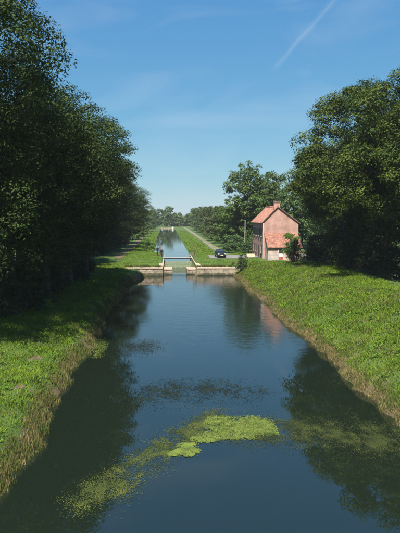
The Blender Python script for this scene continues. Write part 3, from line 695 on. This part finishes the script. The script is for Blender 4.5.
lb_ = make_tree('low_bush', 'low pale green bush at the road edge beside the car', 'bush', 2.0, .1, 1.6, M['leafP'], 86, 45, 70, .18, .5, 3, 5, lambda t: 1-.4*t, .06, group='low bushes behind the road'); place(lb_, 11.8, 109, 0)
for k, (x, y, s, lab) in enumerate([(13.4, 110, 1.1, 'low bush behind the road, right of the pale one by the car'), (15.4, 106.4, 1.2, 'low bush at the foot of the pale pole'), (13.9, 116, 1.7, 'larger rounded bush behind the low bushes'), (16.6, 110, 1.5, 'rounded bush squeezed between pole and house side')]):
    dup(lb_, x, y, k*2.0, s, None, lab, 'low bushes behind the road')
# left of the upper canal
lf = make_tree('lit_grass_mound', 'bright green mound standing for sunlit grass left of the upper canal', 'bush', 2.3, .1, 1.3, M['leafY'], 87, 40, 70, .17, .45, 3, 5, lambda t: 1-.4*t, .06); place(lf, -4.9, 128, 0)  # bright leafy mound added to stand for a sunlit patch of bank grass
for k, (x, y, s, sz, lab) in enumerate([(-11.0, 176, 1.0, .95, 'green tree past the dark left row beside the footpath'), (-11.0, 205, 1.0, 1.0, 'second green tree along the left of upper canal'), (-11.2, 240, 1.1, 1.05, 'third green tree along the left of upper canal'), (-11.5, 285, 1.2, 1.1, 'fourth, hazy tree along the left of upper canal'), (-12, 335, 1.2, 1.2, 'last hazy tree along the left of upper canal')]):
    dup(dk, x, y, k*1.9+.5, s, sz, lab, 'trees along the left of the upper canal')
# far wood: reads as one mass
def far_wood():
    g = np.random.default_rng(91); PP = []; NN = []; SS = []
    for k in range(110):
        x = -170+k*3.3+g.uniform(-2, 2); y = g.uniform(412, 455); H = g.uniform(10, 14) + (3.0 if -14 < x < 6 else 0)
        if 6 <= x < 18: H *= .78
        lobes = make_lobes(g, H, .3, g.uniform(4.2, 5.8), 4, 6, lambda t: 1-.5*t*t); P = crown_points(g, lobes, 75, H)
        p, n_, s_ = foliage(g, P, 1.5, 26, .95); p += np.array([x, y, 1.9]); PP.append(p); NN.append(n_); SS.append(s_)
    P = np.concatenate(PP); P[:, 2] = np.maximum(P[:, 2], 2.0)
    return link('far_wood', leaf_mesh('far_wood', P, np.concatenate(NN), np.concatenate(SS), .7, g), M['leafM'])
tag(far_wood(), 'distant bluish green wood closing the view at the canal end', 'wood', kind='stuff')

# ------------------------------------------------------------------ grass, reeds and water plants
def blades(name, P, h, wd, m, lean=.5, label=None, cat='grass', seed=1):
    g = np.random.default_rng(seed); n = len(P); a = g.uniform(0, 6.283, n); d = np.stack([np.cos(a), np.sin(a), 0*a], 1)
    a2 = g.uniform(0, 6.283, n); ld = np.stack([np.cos(a2), np.sin(a2), 0*a2], 1)*(h*lean*g.uniform(.2, 1.2, n))[:, None]
    V = np.empty((n, 3, 3)); V[:, 0] = P-d*wd[:, None]*.5; V[:, 1] = P+d*wd[:, None]*.5; V[:, 2] = P+ld+np.array([0, 0, 1.])*h[:, None]
    o = link(name, mesh_np(name, V.reshape(-1, 3), np.arange(3*n).reshape(n, 3)), m); tag(o, label, cat, kind='stuff'); return o
def clumpy(g, n, x0, x1, y0, y1, ypow=1.0, nc=None, cs=.25):
    """points gathered in tufts"""
    nc = nc or n//14; cx = g.uniform(x0, x1, nc); cy = y0+(y1-y0)*g.uniform(0, 1, nc)**ypow; k = g.integers(0, nc, n)
    return cx[k]+g.normal(0, cs, n), cy[k]+g.normal(0, cs, n), k
def patch(x, y): return .5+.5*np.sin(x*1.9+np.sin(y*.9)*1.3)*np.sin(y*1.1+np.cos(x*1.3))
def on_ground(x, y, dz=-.02): return np.stack([x, y, ground_z(x, y)+dz], 1)
g = np.random.default_rng(5)
x, y, k = clumpy(g, 140000, 10.4, 21, 17, 86, 1.5); x = np.concatenate([x, g.uniform(10.4, 20, 60000)]); y = np.concatenate([y, 17+69*g.uniform(0, 1, 60000)**1.3]); ok = (x > xr(y)+.35) & (x < .45*y+2)
x, y = x[ok], y[ok]; hb = (.09+.13*patch(x, y))*g.uniform(.5, 1.3, len(x))
blades('bank_grass', on_ground(x, y), hb, .022+.0011*y, M['grass'], .9, 'lush green grass covering the sunny right bank', seed=2)
x, y, k = clumpy(g, 100000, -16, -5.8, 15, 90, 1.5); x = np.concatenate([x, g.uniform(-15, -5.8, 60000)]); y = np.concatenate([y, 15+60*g.uniform(0, 1, 60000)**1.4]); ok = (x < xl(y)-.3) & (x > -.34*y-2)
x, y = x[ok], y[ok]; hb = (.08+.12*patch(x, y))*g.uniform(.5, 1.3, len(x))
blades('bank_grass', on_ground(x, y), hb, .022+.0011*y, M['grass'], .9, 'short green grass on the flat left bank, half in tree shade', seed=3)
x = g.uniform(-9, 15, 42000); y = g.uniform(86.5, 112, 42000); ok = ((x < -1.5) | (x > 5.1)) & ~((x > 7) & (y > 94.8) & (y < 102.2)) & ~((x > 15.2) & (y > 88.6)) & ~((np.abs(x-10.4) < 1.6) & (y > 98)) & ~(np.abs(x+8.6) < .7)
x, y = x[ok], y[ok]
blades('lock_lawn', on_ground(x, y), g.uniform(.06, .16, len(x)), np.full(len(x), .07), M['lawn'], .8, 'bright mown grass on both sides of the lock', seed=4)
x = g.uniform(-8, 9, 30000); y = 112+180*g.uniform(0, 1, 30000)**1.6; ok = (x < uxl(y)-.2) & (np.abs(x+8.7) > .8) | (x > uxr(y)+.2)
x, y = x[ok], y[ok]
blades('verge_grass', on_ground(x, y), g.uniform(.1, .35, len(x)), .05+.0008*y, M['lawn'], .8, 'green grass verges along the upper canal', seed=5)
def weeds(name, x0, x1, y0, y1, nc, per, m, label, seed, keepf):
    g = np.random.default_rng(seed); cx = g.uniform(x0, x1, nc); cy = y0+(y1-y0)*g.uniform(0, 1, nc)**1.3; k = np.repeat(np.arange(nc), per); rad = g.uniform(.08, .32, nc)
    x = cx[k]+g.normal(0, 1, len(k))*rad[k]; y = cy[k]+g.normal(0, 1, len(k))*rad[k]; ok = keepf(x, y); x, y = x[ok], y[ok]
    P = on_ground(x, y, 0); P[:, 2] += g.uniform(.04, .26, len(x)); nr = unit(len(x), g)*.7+np.array([0, 0, 1.]); nr /= np.linalg.norm(nr, axis=1, keepdims=True)
    o = link(name, leaf_mesh(name, P, nr, g.uniform(.07, .17, len(x)), .6, g), m); tag(o, label, 'weeds', kind='stuff')
weeds('bank_weeds', 10.8, 18, 18, 84, 260, 36, M['weedleaf'], 'broad leaved weeds dotted through the right bank grass', 31, lambda x, y: (x > xr(y)+.3))
weeds('bank_weeds', -12, -6, 16, 60, 90, 32, M['weedleaf'], 'broad leaved weeds dotted through the left bank grass', 32, lambda x, y: (x < xl(y)-.3))
x, y, k = clumpy(g, 16000, 10.8, 18, 18, 84, 1.4, 380, .3); ok = x > xr(y)+.3; x, y = x[ok], y[ok]
blades('seeding_grass', on_ground(x, y), g.uniform(.18, .42, len(x)), .012+.0007*y, M['mixed'], .7, 'taller yellowish seeding grass scattered on the right bank', seed=33)
x, y, k = clumpy(g, 7000, -11, -6, 16, 60, 1.4, 150, .3); ok = x < xl(y)-.3; x, y = x[ok], y[ok]
blades('seeding_grass', on_ground(x, y), g.uniform(.12, .3, len(x)), .012+.0007*y, M['mixed'], .7, 'yellowish seeding grass scattered on the left bank', seed=34)
# straw fringes along the waterline
def fringe(edge, sgn, y0, y1, n, hmin, hmax, m, name, label, seed, w0=.0, w1=.9, pw=1.3, lean=.45):
    g = np.random.default_rng(seed); nc = n//22; cy = y0+(y1-y0)*g.uniform(0, 1, nc)**pw; cs_ = g.uniform(w0, w1, nc); hh = g.uniform(.5, 1.0, nc)*(.55+.45*patch(cy*.7, cy*.23+sgn))
    keep = np.sin(cy*1.3+sgn)+np.sin(cy*.47+2*sgn)+.7*np.sin(cy*3.1) > -1.25; cy, cs_, hh = cy[keep], cs_[keep], hh[keep]*(.65+.5*g.random(keep.sum())**2); nc = len(cy); n = int(n*keep.mean())
    k = g.integers(0, nc, n); y = cy[k]+g.normal(0, .14, n); s = np.clip(cs_[k]+g.normal(0, .10, n), w0-.12, None); x = edge(y)+sgn*s
    h_ = (hmin+(hmax-hmin)*hh[k])*g.uniform(.45, 1.15, n)
    P = on_ground(x, y); P[:, 2] = np.maximum(P[:, 2], -.15)
    blades(name, P, h_, .016+.0009*y, m, lean, label, 'reeds', seed)
fringe(xr, 1, 17, 86, 13000, .1, .36, M['straw'], 'dry_fringe', 'straw coloured dry grass fringe along the right waterline', 6, -.05, .35)
fringe(xr, 1, 17, 86, 22000, .1, .34, M['mixed'], 'rank_grass', 'rank yellow green grass above the right waterline', 7, .0, .7)
fringe(xl, -1, 15, 86, 12000, .15, .55, M['straw'], 'dry_fringe', 'tall straw coloured dry reeds along the left waterline', 8, -.05, .38)
fringe(xl, -1, 15, 86, 34000, .15, .5, M['mixed'], 'rank_grass', 'rank yellow green grass along edge of the left bank', 9, -.05, .55)

def flakes(name, P, size, m, label, seed=1, z=.006):
    g = np.random.default_rng(seed); n = len(P[0]); a = g.uniform(0, 6.283, n); s = size*g.uniform(.5, 1.4, n); k = 5; V = np.empty((n, k, 3))
    for q in range(k):
        t = a+6.283*q/k; r = s*g.uniform(.35, .6, n); V[:, q, 0] = P[0]+np.cos(t)*r; V[:, q, 1] = P[1]+np.sin(t)*r; V[:, q, 2] = z+g.uniform(0, .012, n)
    o = link(name, mesh_np(name, V.reshape(-1, 3), np.arange(n*k).reshape(n, k)), m); tag(o, label, 'water plants', kind='stuff'); return o
def mat_points(n, cx, cy, rx, ry, seed, soft=.36, rot=0):
    g = np.random.default_rng(seed); u = g.uniform(-1.3, 1.3, n); v = g.uniform(-1.3, 1.3, n); a = np.arctan2(v, u); r = np.hypot(u, v)
    edge = 1+.16*np.sin(2*a+seed)+.12*np.sin(3*a+2*seed)+.08*np.sin(5*a+seed*3)+.07*np.sin(9*a+seed)+.05*np.sin(17*a+seed)+g.normal(0, soft, n)*.6
    ok = r < edge; u, v = u[ok]*rx, v[ok]*ry
    return cx+u*math.cos(rot)-v*math.sin(rot), cy+u*math.sin(rot)+v*math.cos(rot)
def holes(P, seed, thr):
    x, y = P; q = np.sin(x*5.1+seed+1.5*np.sin(y*3.3))*np.sin(y*4.3+1.7*np.sin(x*3.1+seed)); g = np.random.default_rng(seed)
    k = (q < thr) | (g.random(len(x)) < .25); return x[k], y[k]
def join(*Q): return np.concatenate([q[0] for q in Q]), np.concatenate([q[1] for q in Q])
flakes('duckweed_mat', holes(join(mat_points(22000, 2.75, 23.2, 1.05, 1.0, 3, rot=-.3), mat_points(14000, 3.65, 23.35, .75, .95, 8), mat_points(11000, 1.75, 22.3, .75, .45, 6, rot=.35)), 2, .62), .05, M['duck'], 'large bright yellow green mat of duckweed floating mid canal', 1, .012)
flakes('duckweed_mat', holes(join(mat_points(8000, .70, 21.0, .42, .5, 5), mat_points(2500, .35, 20.75, .35, .22, 7, rot=.3)), 4, .62), .05, M['duck'], 'small bright duckweed mat left of the large one', 2, .012)
def band(n, path, wid, seed):
    g = np.random.default_rng(seed); seg = g.integers(0, len(path)-1, n*3); t = g.uniform(0, 1, n*3); A_ = np.array(path)
    p = A_[seg]*(1-t)[:, None]+A_[seg+1]*t[:, None]; p += g.normal(0, 1, (n*3, 2))*wid
    q = .5+.5*np.sin(p[:, 0]*2.3+1.7*np.sin(p[:, 1]*1.1))*np.sin(p[:, 1]*1.7+1.3*np.sin(p[:, 0]*1.9)+.5)
    q2 = .5+.5*np.sin(p[:, 0]*7.1+2.1*np.sin(p[:, 1]*2.3))*np.sin(p[:, 1]*3.9+2.3*np.sin(p[:, 0]*2.9)); q = .55*q+.45*q2
    ok = g.random(n*3) < q**2.2*.9+.02; p = p[ok][:n]; return p[:, 0], p[:, 1]
flakes('duckweed_drift', band(34000, [(-2.5, 17.0), (-1.6, 19.0), (-.4, 21.0), (1.0, 23.0), (2.6, 25.0)], .45, 4), .028, M['duck2'], 'scattered olive duckweed drifting in a curve left of the mats', 3)
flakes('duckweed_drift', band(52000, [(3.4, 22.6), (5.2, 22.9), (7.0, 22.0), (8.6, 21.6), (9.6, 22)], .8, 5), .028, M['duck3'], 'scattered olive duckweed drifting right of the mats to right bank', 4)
flakes('duckweed_drift', mat_points(3500, -4.85, 38.5, .5, 2.4, 9, .6), .045, M['duck'], 'thin bright duckweed strip beside the left reeds', 6)
flakes('duckweed_drift', mat_points(5200, 2.6, 23.0, 1.7, 1.25, 12, .5), .03, M['duck2'], 'olive flecks mixed through and around the large duckweed mat', 10, .03)
def soft(n, cx, cy, rx, ry, seed): g = np.random.default_rng(seed); return cx+g.normal(0, rx, n), cy+g.normal(0, ry, n)
flakes('water_weed', band(12000, [(-1.5, 27), (.5, 29), (2.2, 28.5), (4.0, 28)], .9, 14), .045, M['weed'], 'dark submerged weed patch breaking the surface beyond the mats', 7, .004)
flakes('water_weed', soft(2600, -1.9, 38.5, .7, 1.2, 15), .055, M['weed'], 'dark weed patch near the left tree reflection', 8, .004)

x = g.uniform(4.6, 11.4, 2600); x2 = g.uniform(-6.6, -1.0, 1800); x = np.concatenate([x, x2]); y = 86.45+np.abs(g.normal(0, .25, len(x)))
kp = patch(x*2.1, x*.7) > .3; x, y = x[kp], y[kp]
blades('wall_weeds', on_ground(x, y), g.uniform(.2, .5, len(x)), np.full(len(x), .07), M['mixed'], .9, 'weeds growing over the top of the stone wing walls', seed=21)
# the summer air
hz = MB().box(-1250, 1250, -110, 1560, -2.6, 30).build('haze', None); 
hm = bpy.data.materials.new('haze'); hm.use_nodes = True; hn = hm.node_tree.nodes; hn.remove(hn['Principled BSDF'])
pv = hn.new('ShaderNodeVolumePrincipled'); pv.inputs['Color'].default_value = (.80, .88, .95, 1); pv.inputs['Density'].default_value = .00018; pv.inputs['Anisotropy'].default_value = .0
hm.node_tree.links.new(pv.outputs[0], hn['Material Output'].inputs['Volume']); hz.data.materials.append(hm); hz['kind'] = 'stuff'
tag(hz, 'thin pale summer haze filling the air along the canal', 'haze')
